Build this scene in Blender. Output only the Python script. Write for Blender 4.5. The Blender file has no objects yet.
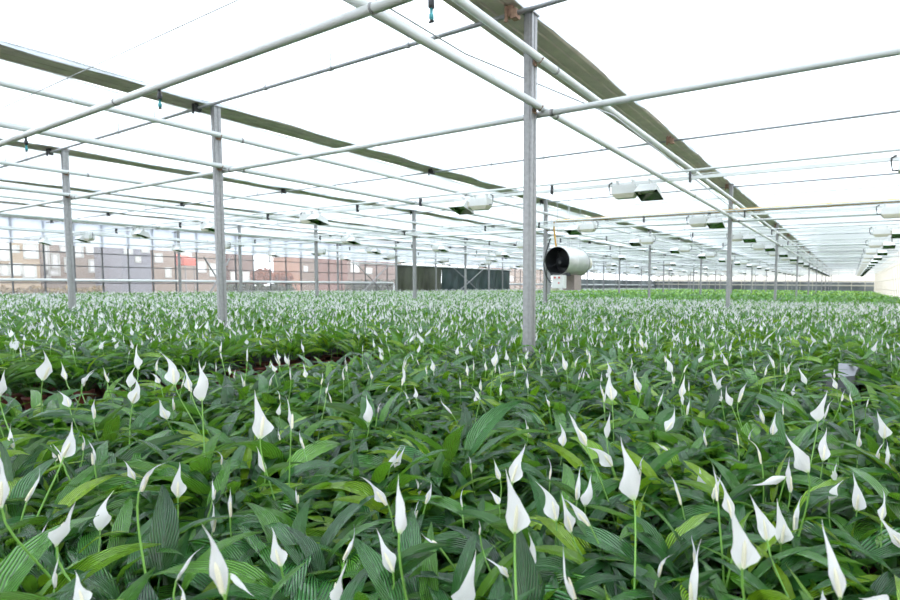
import bpy, math, random
import numpy as np
from mathutils import Vector, Matrix

random.seed(7)
RNG = np.random.default_rng(11)
scene = bpy.context.scene
COL = scene.collection
PI = math.pi
E = 1.13                       # eye height above the floor
FOC, PX, PY = 521.0, 555.78, 317.59
R = np.array([[0.8697619, 0.49340454, 0.00813574],
              [-0.03877826, 0.05190306, 0.99789895],
              [0.49194561 * -1, 0.86824998, -0.06427667]])


def ray(u, v):
    return R.T @ np.array([(u - PX) / FOC, -(v - PY) / FOC, 1.0])


def proj(x, y, z):             # z above the floor
    c = R @ np.array([x, y, z - E])
    if c[2] <= 0.05:
        return None
    return PX + FOC * c[0] / c[2], PY - FOC * c[1] / c[2], c[2]


# ------------------------------------------------------------------ camera
cam = bpy.data.cameras.new('camera')
camo = bpy.data.objects.new('camera', cam)
COL.objects.link(camo)
M = Matrix.Identity(4)
for i in range(3):
    M[i][0] = R[0][i]
    M[i][1] = R[1][i]
    M[i][2] = -R[2][i]
M[2][3] = E
camo.matrix_world = M
cam.sensor_width = 36
cam.lens = FOC / 900 * 36
cam.shift_x = -(PX - 450) / 900
cam.shift_y = (PY - 300) / 900
cam.clip_start = 0.02
cam.clip_end = 400
cam.dof.use_dof = True
cam.dof.focus_distance = 2.6
cam.dof.aperture_fstop = 4.0
scene.camera = camo


# ------------------------------------------------------------------ materials
def mat(name):
    m = bpy.data.materials.new(name)
    m.use_nodes = True
    nt = m.node_tree
    nt.nodes.clear()
    out = nt.nodes.new('ShaderNodeOutputMaterial')
    return m, nt, out


def node(nt, typ, **kw):
    n = nt.nodes.new(typ)
    for k, v in kw.items():
        if k in n.inputs:
            n.inputs[k].default_value = v
        else:
            setattr(n, k, v)
    return n


def simple(name, col, rough=0.5, metal=0.0, spec=0.5, var=0.12, scale=6.0, bump=0.0, emit=None):
    """principled surface whose colour wanders a little with object-space noise"""
    m, nt, out = mat(name)
    L = nt.links.new
    b = node(nt, 'ShaderNodeBsdfPrincipled', Roughness=rough, Metallic=metal)
    b.inputs['Specular IOR Level'].default_value = spec
    tc = node(nt, 'ShaderNodeTexCoord')
    nz = node(nt, 'ShaderNodeTexNoise', Scale=scale, Detail=4.0)
    L(tc.outputs['Object'], nz.inputs['Vector'])
    rp = node(nt, 'ShaderNodeValToRGB')
    rp.color_ramp.elements[0].position = 0.3
    rp.color_ramp.elements[1].position = 0.7
    rp.color_ramp.elements[0].color = tuple(c * (1 - var) for c in col) + (1,)
    rp.color_ramp.elements[1].color = tuple(min(1, c * (1 + var)) for c in col) + (1,)
    L(nz.outputs['Fac'], rp.inputs['Fac'])
    L(rp.outputs['Color'], b.inputs['Base Color'])
    if bump:
        bp = node(nt, 'ShaderNodeBump', Strength=bump, Distance=0.01)
        L(nz.outputs['Fac'], bp.inputs['Height'])
        L(bp.outputs['Normal'], b.inputs['Normal'])
    L(b.outputs['BSDF'], out.inputs['Surface'])
    return m


def leaf_material():
    m, nt, out = mat('leaf')
    L = nt.links.new
    at = node(nt, 'ShaderNodeAttribute', attribute_name='tint')
    uv = node(nt, 'ShaderNodeUVMap')
    sp = node(nt, 'ShaderNodeSeparateXYZ')
    L(uv.outputs['UV'], sp.inputs[0])
    a = node(nt, 'ShaderNodeMath', operation='SUBTRACT')
    L(sp.outputs['X'], a.inputs[0]); a.inputs[1].default_value = 0.5
    ab = node(nt, 'ShaderNodeMath', operation='ABSOLUTE'); L(a.outputs[0], ab.inputs[0])
    k = node(nt, 'ShaderNodeMath', operation='MULTIPLY'); L(ab.outputs[0], k.inputs[0]); k.inputs[1].default_value = 62
    kv = node(nt, 'ShaderNodeMath', operation='MULTIPLY'); L(sp.outputs['Y'], kv.inputs[0]); kv.inputs[1].default_value = 52
    df = node(nt, 'ShaderNodeMath', operation='SUBTRACT'); L(kv.outputs[0], df.inputs[0]); L(k.outputs[0], df.inputs[1])
    sn = node(nt, 'ShaderNodeMath', operation='SINE'); L(df.outputs[0], sn.inputs[0])
    # midrib groove
    mr = node(nt, 'ShaderNodeMapRange'); L(ab.outputs[0], mr.inputs['Value'])
    mr.inputs['From Min'].default_value = 0.0; mr.inputs['From Max'].default_value = 0.06
    mr.inputs['To Min'].default_value = -2.2; mr.inputs['To Max'].default_value = 0.0
    hs = node(nt, 'ShaderNodeMath', operation='ADD'); L(sn.outputs[0], hs.inputs[0]); L(mr.outputs[0], hs.inputs[1])
    bp = node(nt, 'ShaderNodeBump', Strength=1.0, Distance=0.0035)
    L(hs.outputs[0], bp.inputs['Height'])
    rp = node(nt, 'ShaderNodeValToRGB')
    cr = rp.color_ramp
    cr.elements[0].position = 0.0; cr.elements[0].color = (0.010, 0.062, 0.018, 1)
    cr.elements[1].position = 1.0; cr.elements[1].color = (0.24, 0.43, 0.016, 1)
    e = cr.elements.new(0.45); e.color = (0.030, 0.150, 0.026, 1)
    e = cr.elements.new(0.8); e.color = (0.095, 0.285, 0.018, 1)
    L(at.outputs['Fac'], rp.inputs['Fac'])
    # sheen on the ribs put into the colour as paler stripes along the veins
    mm = node(nt, 'ShaderNodeMapRange'); L(sn.outputs[0], mm.inputs['Value'])
    mm.inputs['From Min'].default_value = -1; mm.inputs['From Max'].default_value = 1
    mm.inputs['To Min'].default_value = 0.5; mm.inputs['To Max'].default_value = 1.75
    mx = node(nt, 'ShaderNodeVectorMath', operation='SCALE')
    L(rp.outputs['Color'], mx.inputs[0]); L(mm.outputs[0], mx.inputs['Scale'])
    b = node(nt, 'ShaderNodeBsdfPrincipled', Roughness=0.23)
    b.inputs['Specular IOR Level'].default_value = 0.85
    b.inputs['Coat Weight'].default_value = 0.5; b.inputs['Coat Roughness'].default_value = 0.22
    L(mx.outputs[0], b.inputs['Base Color']); L(bp.outputs['Normal'], b.inputs['Normal']); L(bp.outputs['Normal'], b.inputs['Coat Normal'])
    t = node(nt, 'ShaderNodeBsdfTranslucent')
    tm = node(nt, 'ShaderNodeMixRGB', blend_type='MIX'); tm.inputs[0].default_value = 0.55
    L(mx.outputs[0], tm.inputs[1]); tm.inputs[2].default_value = (0.26, 0.56, 0.02, 1)
    L(tm.outputs[0], t.inputs['Color'])
    mix = node(nt, 'ShaderNodeMixShader'); mix.inputs[0].default_value = 0.22
    L(b.outputs['BSDF'], mix.inputs[1]); L(t.outputs['BSDF'], mix.inputs[2])
    L(mix.outputs[0], out.inputs['Surface'])
    return m


def spathe_material():
    m, nt, out = mat('white_spathe')
    L = nt.links.new
    uv = node(nt, 'ShaderNodeUVMap')
    sp = node(nt, 'ShaderNodeSeparateXYZ'); L(uv.outputs['UV'], sp.inputs[0])
    rp = node(nt, 'ShaderNodeValToRGB')      # the drawn-out tip and the foot of a spathe are greenish
    cr = rp.color_ramp
    cr.elements[0].position = 0.0; cr.elements[0].color = (0.55, 0.68, 0.35, 1)
    cr.elements[1].position = 1.0; cr.elements[1].color = (0.62, 0.70, 0.48, 1)
    e = cr.elements.new(0.09); e.color = (0.69, 0.69, 0.685, 1)
    e = cr.elements.new(0.88); e.color = (0.69, 0.69, 0.685, 1)
    L(sp.outputs['Y'], rp.inputs['Fac'])
    wv = node(nt, 'ShaderNodeMath', operation='MULTIPLY'); L(sp.outputs['X'], wv.inputs[0]); wv.inputs[1].default_value = 44
    sn = node(nt, 'ShaderNodeMath', operation='SINE'); L(wv.outputs[0], sn.inputs[0])
    bp = node(nt, 'ShaderNodeBump', Strength=0.18, Distance=0.0015); L(sn.outputs[0], bp.inputs['Height'])
    b = node(nt, 'ShaderNodeBsdfPrincipled', Roughness=0.5)
    L(rp.outputs['Color'], b.inputs['Base Color']); L(bp.outputs['Normal'], b.inputs['Normal'])
    t = node(nt, 'ShaderNodeBsdfTranslucent'); L(rp.outputs['Color'], t.inputs['Color'])
    mix = node(nt, 'ShaderNodeMixShader'); mix.inputs[0].default_value = 0.38
    L(b.outputs['BSDF'], mix.inputs[1]); L(t.outputs['BSDF'], mix.inputs[2])
    L(mix.outputs[0], out.inputs['Surface'])
    return m


def film_material(name, col, clear=0.0, gloss=0.08, var=0.03):
    """thin diffusing plastic or glass: scatters daylight through, a little clear, a little glossy"""
    m, nt, out = mat(name)
    L = nt.links.new
    tc = node(nt, 'ShaderNodeTexCoord')
    mp = node(nt, 'ShaderNodeMapping'); mp.inputs['Scale'].default_value = (0.25, 2.2, 1)
    L(tc.outputs['Object'], mp.inputs['Vector'])
    nz = node(nt, 'ShaderNodeTexNoise', Scale=1.6, Detail=5.0); L(mp.outputs[0], nz.inputs['Vector'])
    rp = node(nt, 'ShaderNodeValToRGB')
    rp.color_ramp.elements[0].position = 0.35; rp.color_ramp.elements[1].position = 0.65
    rp.color_ramp.elements[0].color = tuple(c * (1 - var) for c in col) + (1,)
    rp.color_ramp.elements[1].color = tuple(min(1, c * (1 + var)) for c in col) + (1,)
    L(nz.outputs['Fac'], rp.inputs['Fac'])
    t = node(nt, 'ShaderNodeBsdfTranslucent'); L(rp.outputs['Color'], t.inputs['Color'])
    d = node(nt, 'ShaderNodeBsdfTransparent')
    s1 = node(nt, 'ShaderNodeMixShader'); s1.inputs[0].default_value = clear
    L(t.outputs[0], s1.inputs[1]); L(d.outputs[0], s1.inputs[2])
    g = node(nt, 'ShaderNodeBsdfGlossy', Roughness=0.4)
    fr = node(nt, 'ShaderNodeLayerWeight', Blend=0.5)
    pw = node(nt, 'ShaderNodeMath', operation='POWER'); L(fr.outputs['Facing'], pw.inputs[0]); pw.inputs[1].default_value = 5.0
    sc = node(nt, 'ShaderNodeMath', operation='MULTIPLY'); L(pw.outputs[0], sc.inputs[0]); sc.inputs[1].default_value = gloss * 5
    s2 = node(nt, 'ShaderNodeMixShader'); L(sc.outputs[0], s2.inputs[0])
    L(s1.outputs[0], s2.inputs[1]); L(g.outputs[0], s2.inputs[2])
    L(s2.outputs[0], out.inputs['Surface'])
    return m


def brick_material(name, c1, c2, mortar, scale):
    m, nt, out = mat(name)
    L = nt.links.new
    tc = node(nt, 'ShaderNodeTexCoord')
    mp = node(nt, 'ShaderNodeMapping'); mp.inputs['Rotation'].default_value = (PI / 2, 0, PI / 2)
    L(tc.outputs['Object'], mp.inputs['Vector'])
    br = node(nt, 'ShaderNodeTexBrick', Scale=scale)
    br.inputs['Color1'].default_value = c1 + (1,); br.inputs['Color2'].default_value = c2 + (1,); br.inputs['Mortar'].default_value = mortar + (1,)
    L(mp.outputs[0], br.inputs['Vector'])
    b = node(nt, 'ShaderNodeBsdfPrincipled', Roughness=0.85)
    L(br.outputs['Color'], b.inputs['Base Color']); L(b.outputs[0], out.inputs['Surface'])
    return m


MT = {
    'leaf': leaf_material(),
    'spathe': spathe_material(),
    'stalk': simple('green_stalk', (0.16, 0.34, 0.06), 0.45, var=0.2, scale=9),
    'spadix': simple('cream_spadix', (0.86, 0.79, 0.60), 0.7, var=0.25, scale=260, bump=0.6),
    'pot': simple('terracotta_plastic', (0.11, 0.024, 0.014), 0.6, var=0.15),
    'soil': simple('dark_peat', (0.035, 0.022, 0.014), 0.95, var=0.5, scale=60, bump=0.8),
    'galv': simple('galvanised_steel', (0.27, 0.27, 0.27), 0.45, 0.3, var=0.14, scale=22),
    'gutterm': simple('aluminium_gutter', (0.52, 0.46, 0.39), 0.5, 0.2, var=0.12, scale=5),
    'pipe': simple('white_painted_pipe', (0.66, 0.68, 0.67), 0.38, 0.0, var=0.05, scale=3),
    'shaft': simple('grey_steel_shaft', (0.34, 0.35, 0.36), 0.45, 0.5, var=0.1),
    'rust': simple('rusty_bracket', (0.33, 0.21, 0.15), 0.7, 0.2, var=0.3, scale=30),
    'dark': simple('dark_plastic', (0.018, 0.02, 0.022), 0.45),
    'teal': simple('teal_plastic', (0.02, 0.22, 0.24), 0.35),
    'white': simple('white_enamel', (0.58, 0.59, 0.57), 0.35, var=0.04),
    'cream': simple('cream_enamel', (0.50, 0.48, 0.38), 0.45, var=0.06),
    'mirror': simple('green_tinted_reflector', (0.20, 0.27, 0.18), 0.16, 1.0, var=0.03),  # reflection of the plants put into the metal colour as a dark green tint
    'yellow': simple('yellow_gas_pipe', (0.50, 0.27, 0.012), 0.45, var=0.08),
    'brown': simple('brown_joint', (0.24, 0.15, 0.07), 0.6),
    'heater': simple('heater_sheet_steel', (0.52, 0.53, 0.50), 0.34, 0.25, var=0.08, scale=4),
    'taupe': simple('taupe_sheet', (0.30, 0.24, 0.22), 0.6),
    'red': simple('red_plastic', (0.5, 0.03, 0.02), 0.4),
    'greytray': simple('grey_sheet_metal', (0.13, 0.135, 0.15), 0.6, 0.0, var=0.08, scale=12),
    'curtain': simple('dark_green_film', (0.020, 0.040, 0.038), 0.42, var=0.35, scale=1.2),
    'olive': simple('olive_film', (0.050, 0.056, 0.034), 0.42, var=0.3, scale=1.2),
    'floor': simple('ground_cloth', (0.022, 0.020, 0.018), 0.95, var=0.3, scale=18),
    'film': film_material('diffusing_ceiling_film', (0.86, 0.905, 0.955), gloss=0.24),
    'skirt': film_material('loose_clear_film', (0.86, 0.90, 0.94), 0.12, 0.06),
    'glass': film_material('wall_glass', (0.90, 0.92, 0.93), 0.90, 0.06),
    'wallfilm': film_material('white_wall_film', (0.90, 0.88, 0.85), 0.0, 0.04),
    'wallblue': film_material('upper_wall_film', (0.84, 0.88, 0.93), 0.0, 0.04),
    'lowwall': simple('low_wall_panel', (0.13, 0.15, 0.15), 0.7, var=0.5, scale=0.35),
    'darkframe': simple('dark_frame', (0.10, 0.105, 0.11), 0.5),
    'earth': simple('outdoor_earth', (0.26, 0.20, 0.14), 0.95, var=0.3, scale=2),
    'brickp': brick_material('pink_brick', (0.25, 0.11, 0.07), (0.32, 0.15, 0.09), (0.30, 0.23, 0.19), 3.0),
    'bricko': brick_material('ochre_brick', (0.38, 0.19, 0.05), (0.42, 0.23, 0.08), (0.40, 0.30, 0.2), 3.0),
    'brickd': brick_material('dark_brick', (0.13, 0.045, 0.03), (0.17, 0.06, 0.045), (0.2, 0.13, 0.11), 3.0),
    'lilac': simple('lilac_grey_sheet', (0.21, 0.21, 0.255), 0.6, var=0.08),
    'window': simple('pale_window', (0.86, 0.88, 0.9), 0.12),
    'roof': simple('grey_roof', (0.33, 0.32, 0.34), 0.8),
    'hedge': simple('hedge_leaf', (0.022, 0.050, 0.012), 0.7, var=0.5, scale=9, bump=0.6),
    'shrub': simple('brown_shrub', (0.23, 0.15, 0.05), 0.8, var=0.5, scale=9, bump=0.6),
    'autumn': simple('rust_foliage', (0.30, 0.10, 0.05), 0.8, var=0.5, scale=7, bump=0.6),
    'bark': simple('bark', (0.10, 0.07, 0.05), 0.9),
    'redcloth': simple('red_awning_cloth', (0.66, 0.13, 0.09), 0.7),
    'wire': simple('steel_wire', (0.42, 0.43, 0.45), 0.4, 0.6),
}


# ------------------------------------------------------------------ mesh helpers
class MB:
    """collects shapes into ONE mesh"""
    def __init__(s):
        s.v = []; s.f = []; s.m = []

    def add(s, vs, fs, mi=0):
        o = len(s.v)
        s.v += [tuple(p) for p in vs]
        s.f += [tuple(i + o for i in f) for f in fs]
        s.m += [mi] * len(fs)
        return s

    def box(s, c, d, rz=0.0, mi=0, taper=(1, 1)):
        x, y, z = (k / 2 for k in d)
        ca, sa = math.cos(rz), math.sin(rz)
        vs = []
        for k, (a, b) in enumerate([(-1, -1), (1, -1), (1, 1), (-1, 1)] * 2):
            t = taper if k < 4 else (1, 1)
            px, py = a * x * t[0], b * y * t[1]
            vs.append((c[0] + px * ca - py * sa, c[1] + px * sa + py * ca, c[2] + (-z if k < 4 else z)))
        return s.add(vs, [(3, 2, 1, 0), (4, 5, 6, 7), (0, 1, 5, 4), (1, 2, 6, 5), (2, 3, 7, 6), (3, 0, 4, 7)], mi)

    def tube(s, pts, r, seg=8, mi=0, caps=True):
        pts = [Vector(p) for p in pts]
        rs = r if isinstance(r, (list, tuple)) else [r] * len(pts)
        vs = []
        for i, p in enumerate(pts):
            t = (pts[min(i + 1, len(pts) - 1)] - pts[max(i - 1, 0)]).normalized()
            a = Vector((0, 0, 1)) if abs(t.z) < 0.9 else Vector((1, 0, 0))
            u = t.cross(a).normalized(); w = t.cross(u)
            for k in range(seg):
                an = 2 * PI * k / seg
                vs.append(p + (u * math.cos(an) + w * math.sin(an)) * rs[i])
        fs = []
        for i in range(len(pts) - 1):
            for k in range(seg):
                a, b = i * seg + k, i * seg + (k + 1) % seg
                fs.append((a, b, b + seg, a + seg))
        if caps:
            fs.append(tuple(range(seg))); fs.append(tuple((len(pts) - 1) * seg + k for k in range(seg - 1, -1, -1)))
        return s.add(vs, fs, mi)

    def prism(s, poly, axis, a0, a1, mi=0):
        """polygon in the plane across `axis` (0 = x, 1 = y) swept from a0 to a1"""
        n = len(poly)
        vs = [((a, p, q) if axis == 0 else (p, a, q)) for a in (a0, a1) for p, q in poly]
        fs = [(i, (i + 1) % n, n + (i + 1) % n, n + i) for i in range(n)] + [tuple(range(n - 1, -1, -1)), tuple(range(n, 2 * n))]
        return s.add(vs, fs, mi)

    def grid(s, fn, nu, nv, mi=0):
        vs = [fn(i / nu, j / nv) for i in range(nu + 1) for j in range(nv + 1)]
        fs = [(i * (nv + 1) + j, (i + 1) * (nv + 1) + j, (i + 1) * (nv + 1) + j + 1, i * (nv + 1) + j + 1) for i in range(nu) for j in range(nv)]
        return s.add(vs, fs, mi)

    def build(s, name, mats, parent=None, smooth=False, loc=None):
        me = bpy.data.meshes.new(name)
        me.from_pydata(s.v, [], s.f)
        for m in (mats if isinstance(mats, (list, tuple)) else [mats]):
            me.materials.append(MT[m])
        if s.m and max(s.m):
            me.polygons.foreach_set('material_index', s.m)
        if smooth:
            me.polygons.foreach_set('use_smooth', [len(f) <= 4 for f in s.f])
        me.update()
        return link(name, me, parent, loc)


def link(name, me, parent=None, loc=None):
    o = bpy.data.objects.new(name, me)
    COL.objects.link(o)
    if parent is not None:
        o.parent = parent
    if loc is not None:
        o.location = loc
    return o


def tag(o, label=None, cat=None, group=None, kind=None):
    if label: o['label'] = label
    if cat: o['category'] = cat
    if group: o['group'] = group
    if kind: o['kind'] = kind
    return o


def empty(name, loc, label, cat, group=None):
    o = bpy.data.objects.new(name, None)
    o.empty_display_size = 0.1
    COL.objects.link(o)
    o.location = loc
    return tag(o, label, cat, group)


def clone(o, parent=None):
    c = o.copy()
    COL.objects.link(c)
    if parent is not None:
        c.parent = parent
    return c


ORD = ['', 'first', 'second', 'third', 'fourth', 'fifth', 'sixth', 'seventh', 'eighth', 'ninth', 'tenth', 'eleventh', 'twelfth',
       'thirteenth', 'fourteenth', 'fifteenth', 'sixteenth', 'seventeenth', 'eighteenth', 'nineteenth', 'twentieth']
TENS = {2: 'twenty', 3: 'thirty', 4: 'forty'}


def ordinal(n):
    if n <= 20:
        return ORD[n]
    if n % 10 == 0:
        return {30: 'thirtieth', 40: 'fortieth'}[n]
    return TENS[n // 10] + '-' + ORD[n % 10]


# ------------------------------------------------------------------ the setting
XL, XR, YF, YB = -34.2, 3.15, -6.0, 100.0
ZC = E + 2.97
GX = [-2.99 - 5.925 * k for k in range(6)]       # rows of posts
PYS = [4.7 + 10.3 * j for j in range(10)]       # posts along a row
ROWNAME = ['nearest', 'second', 'third', 'fourth', 'fifth', 'sixth']

b = MB(); b.grid(lambda s, t: (XL + (XR - XL) * s, YF + (YB - YF) * t, 0), 2, 2)
tag(b.build('floor', 'floor'), kind='structure')
b = MB(); b.grid(lambda s, t: (-120 + 150 * s, -30 + 220 * t, -0.03), 2, 2)
tag(b.build('ground', 'earth'), kind='structure')

# ceiling: one sheet of film per bay, sagging softly between the gutters
b = MB()
edges = [XR] + GX + [XL - 0.3]
for k in range(len(edges) - 1):
    xr = edges[k] - (0.69 if k else 0.0)
    xl = edges[k + 1] - (0.02 if k < len(edges) - 2 else 0)

    def cf(s, t, xr=xr, xl=xl, k=k):
        x = xl + (xr - xl) * s; y = YF + (YB - YF) * t
        d = min(s, 1 - s) * (xr - xl)
        z = ZC - 0.15 * math.exp(-(d / 0.45) ** 2) + 0.025 * math.sin(y * 2.4 + k) * math.exp(-(d / 0.6) ** 2)
        return (x, y, z)
    b.grid(cf, 10, 212)
tag(b.build('ceiling', 'film', smooth=True), kind='structure')

# left wall: glass in a frame of mullions and transoms
b = MB(); b.box((XL, 47, E + 0.93), (0.008, 106, 4.06))
tag(b.build('window_1', 'glass'), kind='structure')
b = MB()
y = 8.72 - 1.132 * 12
while y < 100:
    b.box((XL + 0.03, y, 2.05), (0.07, 0.055, 4.1)); y += 1.132
for z in (E + 1.38, E + 0.71, E - 0.15, 4.06):
    b.box((XL + 0.03, 47, z), (0.05, 106, 0.05))
tag(b.build('trim_1', 'darkframe'), kind='structure')
b = MB(); b.box((XL, 47, 0.17), (0.12, 106, 0.34))
tag(b.build('baseboard_left', 'taupe'), kind='structure')
b = MB(); b.box((XL + 0.09, 47, (E + 1.72 + 4.1) / 2), (0.012, 106, 4.1 - E - 1.72))
tag(b.build('wall_left', 'wallblue'), kind='structure')
b = MB(); b.box((XL + 0.12, 83, (E + 0.75) / 2), (0.05, 34, E + 0.75))
tag(b.build('trim_4', 'lowwall'), kind='structure')
# right wall: white film on a light frame
b = MB(); b.box((XR + 0.1, 47, 2.05), (0.02, 106, 4.1))
tag(b.build('wall_right', 'wallfilm'), kind='structure')
b = MB()
for k in range(54):
    b.box((XR + 0.05, -5 + 2 * k, 2.05), (0.05, 0.06, 4.1))
for z in (0.8, 1.8, 2.9):
    b.box((XR + 0.05, 47, z), (0.04, 106, 0.05))
tag(b.build('trim_2', 'cream'), kind='structure')
# far wall: glass over a low wall
b = MB(); b.box(((XL + XR) / 2, YB + 0.1, 2.55), (XR - XL, 0.02, 3.1))
tag(b.build('wall_far', 'wallfilm'), kind='structure')
b = MB(); b.box(((XL + XR) / 2, YB + 0.02, (E + 0.7) / 2), (XR - XL, 0.1, E + 0.7))
tag(b.build('baseboard_far', 'lowwall'), kind='structure')
b = MB()
for k in range(20):
    b.box((XL + 1 + 1.95 * k, YB, 2.05), (0.09, 0.08, 4.1))
for z in (E + 0.15, E + 0.85):
    b.box(((XL + XR) / 2, YB - 0.05, z), (XR - XL, 0.1, 0.2))
tag(b.build('trim_3', 'cream'), kind='structure')

# ------------------------------------------------------------------ posts
pm = MB()
pm.box((0, 0, (E + 2.78) / 2), (0.085, 0.1, E + 2.78))
for sx in (-1, 1):                                   # folded lips of the section
    pm.box((sx * 0.046, -0.028, (E + 2.78) / 2), (0.008, 0.044, E + 2.78))
    pm.box((sx * 0.046, 0.028, (E + 2.78) / 2), (0.008, 0.044, E + 2.78))
pm.box((0, -0.052, (E + 2.78) / 2), (0.05, 0.006, E + 2.78))
foot = MB().box((0, 0, 0.01), (0.22, 0.22, 0.02))
for sx in (-1, 1):
    for sy in (-1, 1):
        foot.tube([(sx * 0.08, sy * 0.08, 0.02), (sx * 0.08, sy * 0.08, 0.045)], 0.012, 6)
clampm = MB()
clampm.tube([(0.06, 0, 0), (0.11, 0, -0.05), (0.16, 0, 0)], 0.007, 6)
clampm.box((0.058, 0, -0.03), (0.014, 0.05, 0.07))
clampm.tube([(0.05, -0.02, -0.05), (0.05, -0.035, -0.05)], 0.012, 6)
capm = MB().box((0, 0, E + 2.772), (0.13, 0.15, 0.016))
shaft_post = foot_o = clamp_o = cap_o = None
for k, gx in enumerate(GX):
    for j, py in enumerate(PYS):
        if j == 0:
            wh = ['nearest post, right of the picture middle, beneath the brown gutter',
                  'post at the front of the second row, left of the nearest post',
                  'post at the front of the third row, near the left edge', None, None, None][k]
            if wh is None:
                continue
            lab = 'grey galvanised ' + wh
        elif k == 1 and j == 1:
            lab = 'grey galvanised post beside the black mouth of the barrel heater'
        else:
            lab = 'grey galvanised post, %s in the %s row from the camera' % (ordinal(j + 1 if k < 3 else j), ROWNAME[k])
        o = empty('steel_post', (gx, py, 0), lab, 'post', 'galvanised posts under the gutters')
        if shaft_post is None:
            shaft_post = pm.build('shaft', 'galv', o); foot_o = foot.build('base_plate', 'galv', o)
            cap_o = capm.build('top_plate', 'galv', o)
            clamp_o = clampm.build('pipe_clamp', 'rust', o, loc=(0, 0, E + 2.31))
        else:
            for q in (shaft_post, foot_o, cap_o, clamp_o): clone(q, o)
        clone(clamp_o, o).location = (0, 0, E + 1.83)

# ------------------------------------------------------------------ gutters with loose film along the edge
for k, gx in enumerate(GX):
    x0, x1, zb = gx - 0.69, gx - 0.01, E + 2.80
    prof = [(x0, zb + 0.10), (x0 + 0.02, zb + 0.012), (x0 + 0.13, zb), (x0 + 0.15, zb + 0.016), (x0 + 0.17, zb), (x0 + 0.33, zb), (x0 + 0.345, zb + 0.016),
            (x0 + 0.36, zb), (x0 + 0.52, zb), (x0 + 0.535, zb + 0.016), (x0 + 0.55, zb), (x1 - 0.03, zb), (x1, zb + 0.02), (x1, zb + 0.045), (x0 + 0.02, zb + 0.045)]
    lab = ['wide brown-grey gutter overhead above the nearest post', 'long grey-green gutter overhead, second from the camera, running from the left edge',
           'grey-green gutter overhead, third from the camera'][k] if k < 3 else 'narrow distant gutter overhead, %s from the camera' % ORD[k + 1]
    g = MB().prism(prof, 1, -5.5, YB - 0.2).build('gutter', 'gutterm')
    tag(g, lab, 'gutter', 'gutters under the ceiling film')
    rr = random.Random(40 + k)
    hem = [(0.02 if k == 0 else 0.055) + 0.11 * rr.random() ** 2 for _ in range(130)]

    def sk(s, t, x1=x1, zb=zb, hem=hem):
        y = -5.5 + s * (YB + 5)
        q = s * 128; i = int(min(q, 127)); f = q - i; f = f * f * (3 - 2 * f)
        h = hem[i] * (1 - f) + hem[i + 1] * f
        z = (zb + 0.045) * (1 - t) + (zb + 0.06 - h * 0.7) * t
        return (x1 + 0.012 + 0.05 * math.sin(t * PI) + 0.02 * math.sin(y * 5 + t * 3), y, z)
    MB().grid(sk, 420, 3).build('film_edge', 'skirt', g, smooth=True)

# ------------------------------------------------------------------ heating pipes clamped on the posts (along the rows)
for k, gx in enumerate(GX):
    for hi, z in ((1, E + 2.31), (0, E + 1.83)):
        x = gx + 0.11
        p = MB()
        p.tube([(x, -4, z), (x, YB - 1, z)], 0.040, 14)
        o = p.build('heating_pipe', 'pipe', smooth=True)
        tag(o, 'white %s heating pipe clamped along the %s row of posts' % ('upper' if hi else 'lower', ROWNAME[k]), 'pipe', 'white heating pipes along the post rows')
        c = MB()
        for q in range(18):
            y = 5.02 + 5.7 * q
            c.tube([(x, y, z), (x, y + 0.03, z)], 0.044, 14)
        c.build('coupling', 'galv', o, smooth=True)

# ------------------------------------------------------------------ tie pipes across the rows
for j, py in enumerate(PYS):
    y, z = py + 0.085, E + 1.775
    p = MB().tube([(-33.6, y, z), (2.9, y, z)], 0.033, 12)
    o = p.build('tie_pipe', 'pipe', smooth=True)
    tag(o, 'white pipe crossing behind the %s posts of all rows' % ('nearest' if j == 0 else ordinal(j + 1)), 'pipe', 'white pipes across the rows')
    c = MB()
    for gx in GX:
        c.tube([(gx + 0.2, y, z), (gx + 0.24, y, z)], 0.037, 12)
    c.build('coupling', 'galv', o, smooth=True)

# ------------------------------------------------------------------ screen drive shafts under the film
brk = MB()
brk.box((0, 0, 0.05), (0.07, 0.05, 0.16)); brk.box((0.06, 0, -0.01), (0.07, 0.075, 0.09)); brk.box((-0.03, -0.03, 0.0), (0.03, 0.02, 0.15))
rbrk = brk.build
pb = clipq = None
ys = [4.52 + 5.29 * q for q in range(18)]
for q, y in enumerate(ys):
    z = E + 2.72
    o = MB().tube([(-33.5, y, z), (2.9, y, z)], 0.021 if q else 0.024, 8).build('drive_shaft', 'shaft', smooth=True)
    tag(o, 'thin dark shaft across the ceiling, %s' % ('nearest one, passing the top of the nearest post' if q == 0 else '%s from the camera' % ordinal(q + 1)), 'shaft', 'thin shafts under the ceiling film')
    for k, gx in enumerate(GX):
        if pb is None:
            pb = brk.build('bracket', 'rust', o); pd = brk.build('bracket', 'dark', None); pd.parent = o; nb = pb
            pb.location = (gx - 0.13, y, z)
            COL.objects.unlink(pd)
            continue
        c = clone(pb if k == 0 else pd, o); c.location = (gx - (0.13 if k == 0 else 0.22), y, z)
    if q < 8:
        for gx in GX[:4]:
            for d in (1.55, 2.9, 4.3):
                if clipq is None:
                    cl = MB(); cl.tube([(0, 0, -0.03), (0, 0, 0.2)], 0.008, 5); cl.tube([(-.02, 0, 0), (.02, 0, 0)], 0.032, 8)
                    clipq = cl.build('clip', 'shaft', o, loc=(gx - d, y, z))
                else:
                    clone(clipq, o).location = (gx - d, y, z)

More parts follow.
